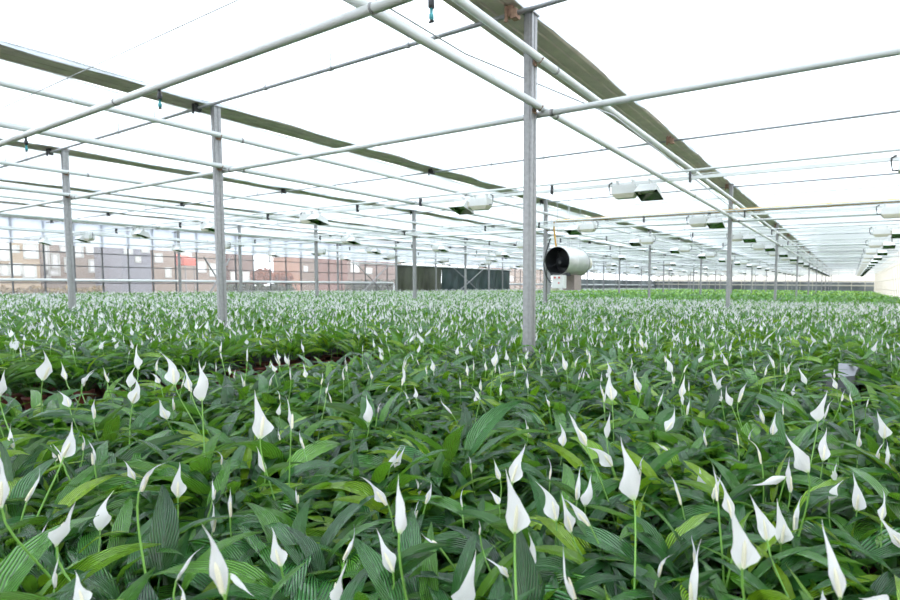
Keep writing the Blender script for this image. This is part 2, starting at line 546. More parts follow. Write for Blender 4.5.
# thin support wires across, and along the rows
for q, (y, z) in enumerate(((2.36, E + 2.125), (17.8, E + 2.86), (22.9, E + 2.86))):
    o = MB().tube([(-33.5, y, z), (2.9, y, z)], 0.0045 if q == 0 else 0.011, 5).build('support_wire', 'wire')
    tag(o, 'thin steel wire under the film above the nearest spray pipe' if q == 0 else 'thin steel line across the film, %s wire from the camera' % ORD[q + 1], 'wire', 'thin wires under the ceiling film')
w = MB().tube([(GX[0] - 0.95, -3, E + 2.62), (GX[0] - 0.78, 4.6, E + 2.5), (GX[0] + 0.2, 6.4, E + 2.2), (GX[0] + 0.5, 14.5, E + 1.75)], 0.009, 5).build('power_cable', 'wire', smooth=True)
tag(w, 'thin grey cable slung along the brown gutter past the nearest post', 'cable')

# ------------------------------------------------------------------ spray pipe with hanging nozzles
SY, SZ = 2.40, E + 1.735
sp = MB().tube([(-16, SY, SZ), (1.6, SY, SZ)], 0.033, 14).build('spray_pipe', 'pipe', smooth=True)
tag(sp, 'white pipe with dark hanging sprinkler nozzles, crossing the upper left corner', 'pipe')
nm = MB()
nm.tube([(0, 0, 0.0), (0, 0, -0.035)], 0.012, 8)
nm.tube([(0, 0, -0.035), (0, 0, -0.045), (0, 0, -0.085), (0, 0, -0.09)], [0.012, 0.019, 0.019, 0.011], 10)
nm.tube([(0, 0, -0.09), (0, 0, -0.12), (0, 0, -0.125), (0, 0, -0.15), (0, 0, -0.155)], [0.009, 0.009, 0.014, 0.014, 0.008], 10, mi=1)
nm.tube([(-0.018, 0, -0.165), (0.018, 0, -0.165)], 0.006, 6)
nm.box((0, 0, -0.158), (0.006, 0.02, 0.02))
no = None
for x in (-2.22, -5.45, -8.68, -11.9):
    if no is None:
        no = nm.build('nozzle', ['dark', 'teal'], sp, smooth=True, loc=(x, SY, SZ - 0.03)); no['label'] = 'dark nozzle with teal body'
    else:
        clone(no, sp).location = (x, SY, SZ - 0.03)
cp = MB()
for x in (-2.72, -6.3, -9.9):
    cp.tube([(x, SY, SZ), (x + 0.02, SY, SZ)], 0.037, 14)
cp.build('coupling', 'galv', sp, smooth=True)
for x in (-3.45, -4.95, -7.3, -9.6, -12):
    h = MB()
    h.tube([(x, SY, SZ + 0.03), (x - 0.01, SY, SZ + 0.07)], 0.003, 5)
    h.tube([(x + 0.05, SY, SZ + 0.07), (x + 0.02, SY - 0.04, E + 2.125)], 0.0028, 5)
    h.tube([(x - 0.01, SY, SZ + 0.07), (x + 0.05, SY, SZ + 0.07)], 0.003, 5)
    h.build('hanger_wire', 'wire', sp)

# ------------------------------------------------------------------ lamp rails and grow lamps
hous = MB()          # ballast housing along +x, hangs with its foot at z = 0
hous.box((0.26, 0, -0.07), (0.46, 0.20, 0.13), taper=(1.0, 1.0))
hous.box((0.26, 0, 0.005), (0.40, 0.17, 0.02))
hb = MB().box((0.26, 0, -0.175), (0.46, 0.20, 0.08), taper=(0.72, 0.7))
rf = MB()
out_ = [(-0.42, -0.2, -0.22), (0.0, -0.2, -0.22), (0.0, 0.2, -0.22), (-0.42, 0.2, -0.22), (-0.36, -0.10, -0.05), (-0.03, -0.10, -0.03), (-0.03, 0.10, -0.03), (-0.36, 0.10, -0.05)]
rf.add(out_, [(4, 5, 6, 7), (0, 1, 5, 4), (1, 2, 6, 5), (2, 3, 7, 6), (3, 0, 4, 7)])
ri = MB()
inn = [(p[0] * 0.97 - 0.005, p[1] * 0.96, p[2] - (0.012 if i > 3 else -0.002)) for i, p in enumerate(out_)]
ri.add(inn, [(7, 6, 5, 4), (4, 5, 1, 0), (5, 6, 2, 1), (6, 7, 3, 2), (7, 4, 0, 3)])
bulb = MB().tube([(0.0, 0, -0.13), (-0.05, 0, -0.13), (-0.09, 0, -0.13), (-0.26, 0, -0.13), (-0.30, 0, -0.13)], [0.025, 0.025, 0.03, 0.03, 0.008], 10)
hang = MB(); hang.box((0, 0, 0.04), (0.035, 0.05, 0.10)); hang.box((0, 0.0, 0.10), (0.03, 0.10, 0.02))
cord = MB().tube([(0.49, 0, -0.12), (0.56, 0, -0.12), (0.58, 0, -0.02), (0.58, 0, 0.06), (0.52, 0, 0.09)], 0.012, 6)
neck = MB().box((0.015, 0, -0.10), (0.07, 0.16, 0.12))
proto = {}


def lamp(x, y, z, flip, label):
    o = empty('grow_lamp', (x, y, z), label, 'lamp', 'white grow lamps on the lamp rails')
    o.rotation_euler = (0, 0, PI if flip else 0)
    if not proto:
        proto['a'] = hous.build('ballast_housing', 'white', o); proto['b'] = hb.build('housing_base', 'cream', o)
        r_ = rf.build('reflector', 'white', o); proto['r'] = r_; r_.rotation_euler = (0.3 if flip else -0.3, 0, 0)
        proto['i'] = ri.build('reflector_lining', 'mirror', r_); proto['l'] = bulb.build('bulb', 'white', r_, smooth=True)
        proto['n'] = neck.build('socket', 'cream', o); proto['c'] = cord.build('cord', 'dark', o, smooth=True)
        proto['h'] = hang.build('hanger', 'white', o, loc=(0.12, 0, 0)); q = clone(proto['h'], o); q.location = (0.42, 0, 0)
        q = clone(proto['h'], o); q.location = (-0.2, 0, -0.03)
    else:
        for k in ('a', 'b', 'n', 'c'): clone(proto[k], o)
        r_ = clone(proto['r'], o); r_.rotation_euler = (0.3 if flip else -0.3, 0, 0); clone(proto['i'], r_); clone(proto['l'], r_)
        for hx, hz in ((0.12, 0), (0.42, 0), (-0.2, -0.03)):
            clone(proto['h'], o).location = (hx, 0, hz)


LAMPX = [(1.0, True), (-3.36, True), (-7.15, False), (-12.35, True), (-17.3, True), (-21.9, True), (-26.4, False), (-30.6, True)]
clipm = MB(); clipm.box((0, 0, -0.06), (0.03, 0.07, 0.2)); clipo = None
for q in range(17):
    y = 8.9 + 5.17 * q
    o = empty('lamp_rail', (0, y, E + 1.9), 'pair of pale rails carrying grow lamps, %s the camera' % ('nearest to' if q == 0 else ordinal(q + 1) + ' from'), 'rail', 'rails the grow lamps hang from')
    MB().tube([(-33, -0.02, 0.03), (2.9, -0.02, 0.03)], 0.021, 10).build('upper_rail', 'pipe', o, smooth=True)
    lr = MB().box((-15, 0.03, -0.085), (35.6, 0.045, 0.055)); lr.box((-15, 0.03, -0.03), (35.6, 0.02, 0.012))
    lr.build('lower_rail', 'pipe', o)
    for x in (1.3, -2.45, -5.15, -8.6, -10.7, -14.4, -19.2, -23.8) if q < 4 else ():
        if clipo is None:
            clipo = clipm.build('clip', 'dark', o, loc=(x, 0, 0))
        else:
            clone(clipo, o).location = (x, 0, 0)
    cnt = 0
    for n, (x, fl) in enumerate(LAMPX):
        if q % 2 and n in (3, 5): continue
        pr = proj(x, y, E + 1.7)
        if pr is None or not -40 < pr[0] < 950: continue
        cnt += 1
        if q == 0:
            lab = {0: 'white grow lamp cut by the right edge, on the nearest lamp rail', 1: 'white grow lamp with green-lit reflector, right of the nearest post',
                   2: 'white grow lamp just left of the nearest post'}.get(n, 'white grow lamp on the nearest rail, %s lamp left of the nearest post' % ORD[max(n - 1, 1)])
        else:
            lab = 'small white grow lamp on the %s rail, %s from its right end' % (ordinal(q + 1), ordinal(cnt))
        lamp(x, y, E + 1.765, fl, lab)

# ------------------------------------------------------------------ gas pipe, heater
gp = MB().tube([(-8.35, 14.72, E + 2.02), (2.9, 14.72, E + 2.02)], 0.044, 10).build('gas_pipe', 'yellow', smooth=True)
tag(gp, 'yellow gas pipe crossing under the ceiling towards the barrel heater', 'pipe')
MB().tube([(-7.1, 14.72, E + 2.02), (-6.75, 14.72, E + 2.02)], 0.055, 10).build('joint', 'brown', gp, smooth=True)
MB().tube([(-0.62, 14.72, E + 2.02), (-0.5, 14.72, E + 2.02)], 0.053, 10).build('joint', 'yellow', gp, smooth=True)
MB().tube([(-8.35, 14.72, E + 2.04), (-8.45, 14.75, E + 2.0), (-8.48, 14.8, E + 1.8), (-8.48, 14.95, E + 1.2)], 0.03, 8).build('drop_pipe', 'yellow', gp, smooth=True)
v1 = MB(); v1.box((-3.5, 14.72, E + 1.93), (0.07, 0.08, 0.16)); v1.tube([(-3.5, 14.72, E + 2.0), (-3.5, 14.6, E + 2.0)], 0.014, 6)
v1.build('valve', 'dark', gp)
d = ray(557, 261); HY = 14.55
HX, HZ = d[0] * HY / d[1], d[2] * HY / d[1] + E
ht = empty('barrel_heater', (HX, HY, HZ), 'white barrel hot-air heater with black mouth hung beside a post', 'heater')
RB = 0.455
bl = MB()
prof = [(0.0, RB), (0.02, RB + 0.012), (0.05, RB), (0.62, RB), (0.63, RB + 0.008), (0.66, RB + 0.008), (0.67, RB), (1.45, RB), (1.52, RB - 0.02), (1.62, RB - 0.16), (1.63, 0.26)]
bl.tube([(0, a, 0) for a, _ in prof], [r for _, r in prof], 32, caps=False)
bl.build('barrel', 'heater', ht, smooth=True)
inn_ = MB(); inn_.tube([(0, 0.005, 0), (0, 0.7, 0)], [RB - 0.012, RB - 0.03], 32, caps=False)
inn_.tube([(0, 0.66, 0), (0, 0.7, 0)], RB - 0.03, 32)
inn_.build('mouth_lining', 'dark', ht)
fan = MB(); fan.tube([(0, 0.18, -0.03), (0, 0.24, -0.03), (0, 0.55, -0.03)], [0.05, 0.17, 0.17], 18)
for k in range(4):
    a = k * PI / 2 + 0.4
    fan.tube([(0.15 * math.cos(a), 0.3, 0.15 * math.sin(a)), (0.43 * math.cos(a), 0.3, 0.43 * math.sin(a))], 0.015, 6)
fan.build('motor', 'dark', ht, smooth=True)
bd = MB(); bd.tube([(0, 1.43, 0), (0, 1.475, 0)], RB + 0.014, 32); bd.build('band', 'shaft', ht, smooth=True)
ex = MB(); ex.tube([(0, 1.55, 0), (0, 1.95, 0), (0, 2.1, 0)], [0.30, 0.27, 0.25], 24, caps=False); ex.build('outlet_duct', 'cream', ht, smooth=True)
br_ = MB(); br_.prism([(-0.30, -0.36), (0.18, -0.40), (0.18, -0.62), (-0.1, -0.60)], 1, 0.02, 0.3)
br_.box((0.30, 0.1, -0.42), (0.24, 0.1, 0.10), rz=0.3)
br_.build('burner_box', 'dark', ht)
cb = MB().box((0.12, -0.06, -0.66), (0.42, 0.18, 0.42))
cbo = cb.build('control_box', 'white', ht)
kb = MB()
for (kx, kz, kr) in ((0.02, -0.53, 0.03), (0.17, -0.53, 0.03), (0.16, -0.70, 0.025)):
    kb.tube([(kx, -0.15, kz), (kx, -0.18, kz)], kr, 10)
kbo = kb.build('knob', ['red'], cbo)
MB().box((-0.05, -0.03, -0.905), (0.2, 0.12, 0.07)).build('junction_box', 'cream', ht)
tp = MB().box((0.05, 0.95, -0.68), (0.44, 0.5, 0.5)); tp.build('rear_cabinet', 'taupe', ht)
sr = MB()
for yy in (0.35, 1.2):
    sr.tube([(-0.2, yy, RB - 0.02), (-0.2, yy, E + 2.78 - HZ)], 0.008, 6); sr.tube([(0.2, yy, RB - 0.02), (0.2, yy, E + 2.78 - HZ)], 0.008, 6)
sr.build('hanger_rod', 'wire', ht)
cbm = MB().tube([(-0.42, 0.3, 0.75), (-0.56, 0.25, 0.3), (-0.62, 0.2, -0.1), (-0.5, 0.15, -0.45), (-0.28, 0.05, -0.68), (-0.1, 0.0, -0.72)], 0.022, 8)
cbm.build('cable', 'dark', ht, smooth=True)
cl_ = MB().tube([(-3.55 + 0.62 * math.cos(a), 15.3, E + 1.55 + 0.55 * math.sin(a)) for a in [PI * 1.02 + 0.9 * PI * i / 14 for i in range(15)]] , 0.012, 6)
cl_.build('hose', 'wire', gp, smooth=True)

# ------------------------------------------------------------------ along the left wall: pipe, dark curtain, braces
wp = MB().tube([(XL + 0.55, -4, E - 0.01), (XL + 0.55, 31.5, E - 0.01)], 0.075, 10).build('wall_pipe', 'pipe', smooth=True)
tag(wp, 'white pipe at eye height along the left glass wall before the dark curtain', 'pipe')
MB().tube([(XL + 0.55, 31.5, E - 0.01), (XL + 0.55, 31.6, E - 0.1), (XL + 0.55, 31.6, 0)], 0.06, 8).build('riser', 'pipe', wp, smooth=True)
wp = MB().tube([(XL + 0.55, 48.6, E - 0.05), (XL + 0.55, 98, E - 0.05)], 0.09, 10).build('wall_pipe', 'pipe', smooth=True)
tag(wp, 'white pipe along the left wall beyond the dark curtain', 'pipe')


def cur(y0, y1, ph):
    return lambda s, t: (XL + 0.8 + 0.16 * math.sin((y0 + (y1 - y0) * s) * 2.1 + ph + 0.6 * math.sin(t * 3)) * (0.3 + 0.7 * t) + 0.06 * math.sin(s * 60 + 4 * t) * t,
                         y0 + (y1 - y0) * s, E + 1.47 - t * (E + 1.42) * 0.985)


c1 = MB().grid(cur(31.7, 37.2, 0), 60, 10); c1.grid(lambda s, t: tuple(np.add(cur(31.7, 37.2, 0)(s, t), (0.012, 0, 0))), 60, 10)
tag(c1.build('dark_curtain', 'olive', smooth=True), 'olive-black plastic curtain hung before the left wall, nearer half', 'curtain', 'dark plastic curtains')
c1 = MB().grid(cur(37.3, 48.2, 1), 120, 10); c1.grid(lambda s, t: tuple(np.add(cur(37.3, 48.2, 1)(s, t), (0.012, 0, 0))), 120, 10)
tag(c1.build('dark_curtain', 'curtain', smooth=True), 'dark green-black plastic curtain hung before the left wall, farther half', 'curtain', 'dark plastic curtains')
tag(MB().tube([(XL + 0.95, 27, E + 1.5), (XL + 0.95, 48.4, E + 1.5)], 0.06, 8).build('curtain_rail', 'pipe', smooth=True), 'white rail along the top of the dark curtains', 'rail')
for n, (y0, y1, lab) in enumerate(((16.5, 17.9, 'crossed steel braces at the left wall behind the second-row front post'), (27.3, 30.4, 'crossed steel braces at the left wall just before the dark curtain'),
                                   (38.6, 42.9, 'crossed steel braces in front of the dark curtain'))):
    m_ = empty('cross_brace', (XL + 1.15, y0, 0), lab, 'brace', 'crossed braces along the left wall')
    MB().tube([(0, 0, E + 1.4), (0, y1 - y0, 0.05)], 0.045, 6).build('brace_bar', 'galv', m_)
    MB().tube([(0.1, y1 - y0, E + 1.4), (0.1, 0, 0.05)], 0.045, 6).build('brace_bar', 'galv', m_)


# ------------------------------------------------------------------ outside the left wall
def yat(u, x):
    d_ = ray(u, 285); return d_[1] * x / d_[0]


def zat(v, u, x):
    d_ = ray(u, v); return d_[2] * x / d_[0] + E


def house(name, label, wallm, x, u0, u1, vtop, wins, roofm='roof', group=None, depth=6.0):
    y0, y1 = yat(u0, x), yat(u1, x)
    h = zat(vtop, (u0 + u1) / 2, x)
    o = empty(name, (x, y0, 0), label, 'building', group)
    w_ = MB().box((-depth / 2, (y1 - y0) / 2, h / 2), (depth, y1 - y0, h)); w_.build('wall', wallm, o)
    MB().prism([(-depth - 0.3, h), (0.3, h), (-depth / 2, h + 1.6)], 1, -0.2, y1 - y0 + 0.2).build('roof', roofm, o)
    for (a, b_, v0, v1) in wins:
        ya, yb = yat(a, x) - y0, yat(b_, x) - y0
        za, zb = zat(v1, (a + b_) / 2, x), zat(v0, (a + b_) / 2, x)
        f = MB()
        f.box((0.03, ya, (za + zb) / 2), (0.08, 0.1, zb - za)); f.box((0.03, yb, (za + zb) / 2), (0.08, 0.1, zb - za))
        f.box((0.03, (ya + yb) / 2, za), (0.08, yb - ya + 0.1, 0.1)); f.box((0.03, (ya + yb) / 2, zb), (0.08, yb - ya + 0.1, 0.1))
        fo = f.build('window', 'white', o)
        MB().box((0.015, (ya + yb) / 2, (za + zb) / 2), (0.02, yb - ya, zb - za)).build('pane', 'window', fo)
    return o


house('brick_building', 'ochre brick building with large pale windows outside the left glass wall', 'bricko', -43, -60, 41, 226,
      [(1, 10, 242, 260), (11, 22, 264, 275), (24, 36, 265, 277), (12, 20, 246, 252), (2, 9, 265, 275), (26, 39, 245, 258), (-20, -4, 246, 270)])
house('brick_building', 'pink brick building with tall pale windows, left of the third-row front post', 'brickp', -46, 42, 122, 226,
      [(46, 50, 245, 278), (53, 60, 254, 268), (62, 69, 246, 252), (88, 99, 245, 254), (104, 118, 246, 254), (46, 60, 270, 275), (76, 84, 245, 257), (90, 97, 260, 272), (105, 116, 260, 266), (66, 71, 258, 272)])
house('lilac_shed', 'lilac-grey sheet shed between the two brick buildings', 'lilac', -40, 123, 152, 240, [(137, 141, 256, 262), (126, 133, 248, 254), (143, 150, 246, 252)], depth=4)
house('brick_building', 'brown brick building behind the wall with a small ochre gable', 'brickp', -47, 153, 222, 244, [(166, 171, 268, 277), (182, 192, 252, 258), (156, 163, 254, 262), (198, 206, 262, 272), (210, 218, 264, 276)])
house('brick_building', 'dark red brick building right of the second-row front post', 'brickd', -50, 229, 254, 252, [(231, 236, 272, 281), (243, 249, 272, 280)])
house('brick_building', 'pink brick building far outside, just before the dark curtain', 'brickp', -66, 300, 345, 258, [(304, 308, 266, 272), (318, 324, 262, 280), (331, 336, 272, 278)])
house('brick_building', 'brown brick building partly behind the dark curtain', 'brickd', -56, 348, 402, 256, [(351, 359, 262, 272), (366, 372, 268, 274)])
house('brick_building', 'reddish building visible beyond the dark curtain, left of the nearest post', 'brickp', -60, 502, 545, 268, [(508, 513, 276, 281)])
aw = empty('red_awning', (-41, yat(183, -41), 0), 'red awning outside the left glass wall near the crossed braces', 'awning')
w_ = yat(195, -41) - yat(183, -41)
MB().prism([(-1.0, zat(259, 190, -41) + 0.3), (0.3, zat(259, 190, -41)), (0.3, zat(265.5, 190, -41)), (-1.0, zat(265.5, 190, -41))], 1, 0, w_).build('canopy', 'redcloth', aw)
for a in (0.1, w_ - 0.1):
    MB().tube([(0.2, a, 0), (0.2, a, zat(265, 190, -41))], 0.04, 6).build('leg', 'galv', aw)


def blob(name, x, u0, u1, vtop, matl, label, cat, trunk=False, thick=1.2, kind=None):
    """leafy clump made of many small leaf faces"""
    y0, y1 = yat(u0, x), yat(u1, x); top = zat(vtop, (u0 + u1) / 2, x)
    r_ = np.random.default_rng(int(u0) + 900)
    n = int(min(5200, 260 * abs(y1 - y0) + 500))
    lo = 0.9 if trunk else 0.02
    p = r_.random((n, 3))
    if trunk:
        q = r_.normal(size=(n, 3)); q /= np.linalg.norm(q, axis=1)[:, None]; q *= (r_.random(n) ** 0.4)[:, None]
        p = q * [thick, (y1 - y0) / 2, (top - lo) / 2] + [x, (y0 + y1) / 2, (top + lo) / 2]
    else:
        hgt = (top - lo) * (0.8 + 0.2 * np.sin(p[:, 1] * 37) * np.sin(p[:, 1] * 11))
        p = np.stack([x + (p[:, 0] - 0.5) * thick, y0 + p[:, 1] * (y1 - y0), lo + p[:, 2] * hgt], 1)
    a = r_.normal(size=(n, 3)); a /= np.linalg.norm(a, axis=1)[:, None]; c = np.cross(a, r_.normal(size=(n, 3))); c /= np.linalg.norm(c, axis=1)[:, None]
    sz = 0.16
    V = np.concatenate([p - a * sz, p + c * sz * 0.5, p + a * sz, p - c * sz * 0.5]); i = np.arange(n)
    m_ = MB(); m_.v = [tuple(q) for q in V.tolist()]; m_.f = list(zip(i.tolist(), (i + n).tolist(), (i + 2 * n).tolist(), (i + 3 * n).tolist())); m_.m = [0] * n
    if trunk:
        o = empty(name, (0, 0, 0), label, cat)
        m_.build('crown', matl, o)
        MB().tube([(x, (y0 + y1) / 2, 0), (x, (y0 + y1) / 2, (top + lo) / 2)], [0.12, 0.06], 7).build('trunk', 'bark', o)
    else:
        o = m_.build(name, matl); tag(o, label, cat, kind=kind)
    return o


blob('hedge', -37.5, 229, 292, 283, 'hedge', 'dark green clipped hedge outside the left glass wall', 'hedge')
blob('shrub_border', -38, -30, 100, 286, 'shrub', 'low brown shrubs along the outside of the left glass wall', 'shrubs')
blob('autumn_tree', -46, 254, 272, 268, 'autumn', 'rust-leaved small tree above the clipped hedge', 'tree', True)
blob('autumn_tree', -48, 274, 291, 271, 'autumn', 'lower rust-leaved tree at the right end of the clipped hedge', 'tree', True)
blob('hedge', -37, 348, 392, 279, 'hedge', 'dark hedge outside the wall left of the dark curtain', 'hedge')
blob('hedge', -40, 545, 704, 279.5, 'hedge', 'long distant dark hedge outside the wall behind the barrel heater', 'hedge', thick=2.0)

# ------------------------------------------------------------------ grey tray poking out of the plants on the right
tr = empty('grey_tray', (0, 5.0, 0), 'grey sheet-metal tray corner poking out of the plants at right', 'tray')
t_ = MB(); t_.add([(-0.07, 0.0, 0.36), (0.05, 0.10, 0.37), (0.09, 0.5, 0.42), (-0.08, 0.46, 0.42), (-0.07, 0.0, 0.0), (0.05, 0.10, 0.0), (0.09, 0.5, 0.0), (-0.08, 0.46, 0.0)],
                  [(0, 1, 2, 3), (0, 4, 5, 1), (1, 5, 6, 2), (2, 6, 7, 3), (3, 7, 4, 0), (4, 7, 6, 5)])
t_.build('lid', 'greytray', tr)
MB().box((-0.155, 0.10, 0.19), (0.05, 0.42, 0.37), rz=0.1).build('side_plate', 'greytray', tr)
MB().box((-0.115, 0.08, 0.15), (0.03, 0.36, 0.30), rz=0.1).build('slot', 'dark', tr)


# ------------------------------------------------------------------ peace lilies
class QM:
    """numpy quad mesh: vertices, quads, uv per vertex, tint per vertex, material per quad"""
    def __init__(s): s.V = []; s.F = []; s.U = []; s.T = []; s.M = []; s.n = 0

    def add(s, V, F, U, T, mi):
        s.V.append(V); s.F.append(F + s.n); s.U.append(U); s.T.append(T); s.M.append(np.full(len(F), mi)); s.n += len(V)

    def cat(s):
        return [np.concatenate(k) for k in (s.V, s.F, s.U, s.T, s.M)]


def gridfaces(a, b_):
    i = np.arange(a)[:, None] * (b_ + 1) + np.arange(b_)[None, :]
    i = i.ravel()
    return np.stack([i, i + 1, i + b_ + 2, i + b_ + 1], 1)


def tubequads(P, r, seg):
    P = np.asarray(P, float); n = len(P)
    t = np.gradient(P, axis=0); t /= np.linalg.norm(t, axis=1)[:, None]
    ref = np.array([0.31, 0.95, 0.05]); u = np.cross(t, ref); u /= np.linalg.norm(u, axis=1)[:, None]; w = np.cross(t, u)
    an = np.arange(seg) * 2 * PI / seg
    r = np.broadcast_to(np.asarray(r, float), (n,))
    V = P[:, None, :] + r[:, None, None] * (u[:, None, :] * np.cos(an)[None, :, None] + w[:, None, :] * np.sin(an)[None, :, None])
    i = np.arange(n - 1)[:, None] * seg; k = np.arange(seg)[None, :]
    F = np.stack([i + k, i + (k + 1) % seg, i + seg + (k + 1) % seg, i + seg + k], -1).reshape(-1, 4)
    return V.reshape(-1, 3), F


def leaf(q, rg, az, lean, pl, L, W, droop, roll, nt, ns, seg, tint, base, wavy=1.0):
    """one leaf: petiole then a folded, ribbed, drooping lance-shaped blade"""
    dr = np.array([math.cos(az), math.sin(az), 0]); up = np.array([0, 0, 1.0])
    side = np.array([-math.sin(az), math.cos(az), 0])
    n1 = 4 if seg else 2
    th = lean; P = [np.array(base)]
    for i in range(n1):
        th += 0.10
        P.append(P[-1] + (dr * math.sin(th) + up * math.cos(th)) * pl / n1)
    if seg:
        V, F = tubequads(P, np.linspace(0.0042, 0.0026, len(P)), seg)
        q.add(V, F, np.tile([0.25, 0.5], (len(V), 1)), np.full(len(V), min(1, tint * 0.5 + 0.45)), 0)
    p = P[-1]; sd = side * 1.0
    t = np.linspace(0, 1, nt + 1)
    C = [p]; N = []; D = []
    bend = rg.normal() * 0.4
    for i in range(nt + 1):
        tt = t[i]
        ang = th + 0.15 + droop * tt ** 1.25
        dd = dr * math.sin(ang) + up * math.cos(ang) + side * bend * tt
        dd /= np.linalg.norm(dd)
        s_ = np.cross(up, dd)
        if np.linalg.norm(s_) < 1e-3: s_ = side
        s_ = side - dd * np.dot(side, dd); s_ /= np.linalg.norm(s_)
        nn = np.cross(dd, s_)
        if nn[2] < 0 and ang < PI / 2: nn = -nn
        rl = roll * (0.4 + 0.6 * tt)
        s2 = s_ * math.cos(rl) + nn * math.sin(rl); n2 = nn * math.cos(rl) - s_ * math.sin(rl)
        D.append(s2); N.append(n2)
        if i < nt: C.append(C[-1] + dd * L / nt)
    C = np.array(C); D = np.array(D); N = np.array(N)
    w = W / 2 * (np.sin(PI * np.clip(t, 0, 1) ** 0.72) ** 0.85 * (1 - 0.25 * t) + 0.02)
    w[-1] = 0.0006; w[0] = 0.003
    s = np.linspace(-1, 1, ns + 1)
    fold = 0.28 + 0.12 * rg.random()
    ph = rg.random() * 6
    lift = (np.abs(s)[None, :] * fold * w[:, None]
            + wavy * 0.055 * w.max() * np.sin(t[:, None] * 17 + ph + s[None, :] * 1.2) * (s ** 2)[None, :])
    V = C[:, None, :] + D[:, None, :] * (s[None, :, None] * w[:, None, None]) + N[:, None, :] * lift[:, :, None]
    U = np.stack(np.broadcast_arrays((s[None, :] * 0.5 + 0.5), t[:, None]), -1).reshape(-1, 2)
    V = V.reshape(-1, 3)
    q.add(V, gridfaces(nt, ns), U, np.full(len(V), tint), 0)


def foliage(seed, nleaf, nt, ns, seg, big=1.0, flat=0.0):
    rg = np.random.default_rng(seed)
    q = QM()
    for i in range(nleaf):
        f = i / nleaf
        az = i * 2.399 + rg.normal() * 0.3
        inner = 1 - f
        lean = 0.10 + 0.60 * f + rg.normal() * 0.10
        pl = (0.20 - 0.035 * f + rg.normal() * 0.022) * big
        L = (0.262 + rg.normal() * 0.045) * big * (1.05 if f > 0.25 else 0.85)
        W = L * (0.195 + rg.normal() * 0.042)
        droop = 0.55 + 0.75 * rg.random() + 0.35 * f
        tint = float(np.clip(0.36 + rg.normal() * 0.22 + (0.42 if rg.random() < 0.18 else 0), 0, 1))
        r0 = 0.035 * math.sqrt(rg.random())
        base = (r0 * math.cos(az), r0 * math.sin(az), 0.115)
        leaf(q, rg, az, lean, pl, L, W, droop, rg.normal() * 0.65, nt, ns, seg, tint, base)
    return q.cat()


def spathe(seed, broad, nt=12, ns=6):
    """unit-length spathe standing on its foot along +z, hollow side towards -y"""
    rg = np.random.default_rng(seed)
    t = np.linspace(0, 1, nt + 1); s = np.linspace(-1, 1, ns + 1)
    wmax = {'b': 0.205, 'h': 0.155, 'n': 0.092}[broad] * (1 + 0.12 * rg.normal())
    arc = {'b': 1.1, 'h': 2.2, 'n': 3.8}[broad]
    pk = 0.36 + 0.05 * rg.normal()
    rise = np.sin(np.clip(t / pk, 0, 1) * PI / 2) ** 0.9
    fall = np.clip((1 - t) / (1 - pk), 0, 1)
    w = wmax * np.where(t < pk, rise, 0.45 * fall ** 1.2 + 0.55 * fall ** 3.0 + 0.0)
    w = np.maximum(w, 0.003); w[0] = 0.02
    A = arc * (1.15 - 0.35 * t); sx = 0.12 * rg.normal() * t ** 2 + 0.03 * np.sin(t * 7 + rg.random() * 6) * t
    cy = 0.06 * np.sin(PI * t) + (0.20 * rg.normal()) * t ** 2.5
    half = A[:, None] / 2 * s[None, :]
    Ra = w[:, None] / np.maximum(A[:, None] / 2, 1e-3) * 1.0
    lob = rg.random() * 6
    X = Ra * np.sin(half) * (1 + 0.20 * np.sin(t[:, None] * 8 + lob + np.sign(s)[None, :] * 1.7) * (s ** 2)[None, :]) + sx[:, None] * 1.0
    Y = cy[:, None] - Ra * (1 - np.cos(half)) + 0.075 * np.sin(t[:, None] * 12 + s[None, :] * 1.5 + rg.random() * 6) * (s ** 2)[None, :] * 0.8 * (w / wmax)[:, None]
    Z = np.broadcast_to(t[:, None], X.shape) - 0.03 * (s ** 2)[None, :] * (t[:, None] < 0.5)
    V = np.stack([X, Y, Z], -1).reshape(-1, 3)
    U = np.stack(np.broadcast_arrays(s[None, :] * 0.5 + 0.5, t[:, None]), -1).reshape(-1, 2)
    return V, gridfaces(nt, ns), U


def qmesh(name, V, F, U, T, Mi, mats):
    me = bpy.data.meshes.new(name)
    n, m = len(V), len(F)
    me.vertices.add(n); me.vertices.foreach_set('co', V.astype(np.float32).ravel())
    me.loops.add(m * 4); me.loops.foreach_set('vertex_index', F.astype(np.int32).ravel())
    me.polygons.add(m)
    me.polygons.foreach_set('loop_start', np.arange(0, m * 4, 4, dtype=np.int32))
    me.polygons.foreach_set('loop_total', np.full(m, 4, dtype=np.int32))
    for x in mats: me.materials.append(MT[x])
    me.polygons.foreach_set('material_index', Mi.astype(np.int32))
    me.polygons.foreach_set('use_smooth', np.ones(m, dtype=bool))
    uv = me.uv_layers.new(name='UVMap')
    uv.data.foreach_set('uv', U[F.ravel()].astype(np.float32).ravel())
    at = me.attributes.new('tint', 'FLOAT', 'POINT'); at.data.foreach_set('value', T.astype(np.float32))
    me.update(calc_edges=True); me.validate()
    return me


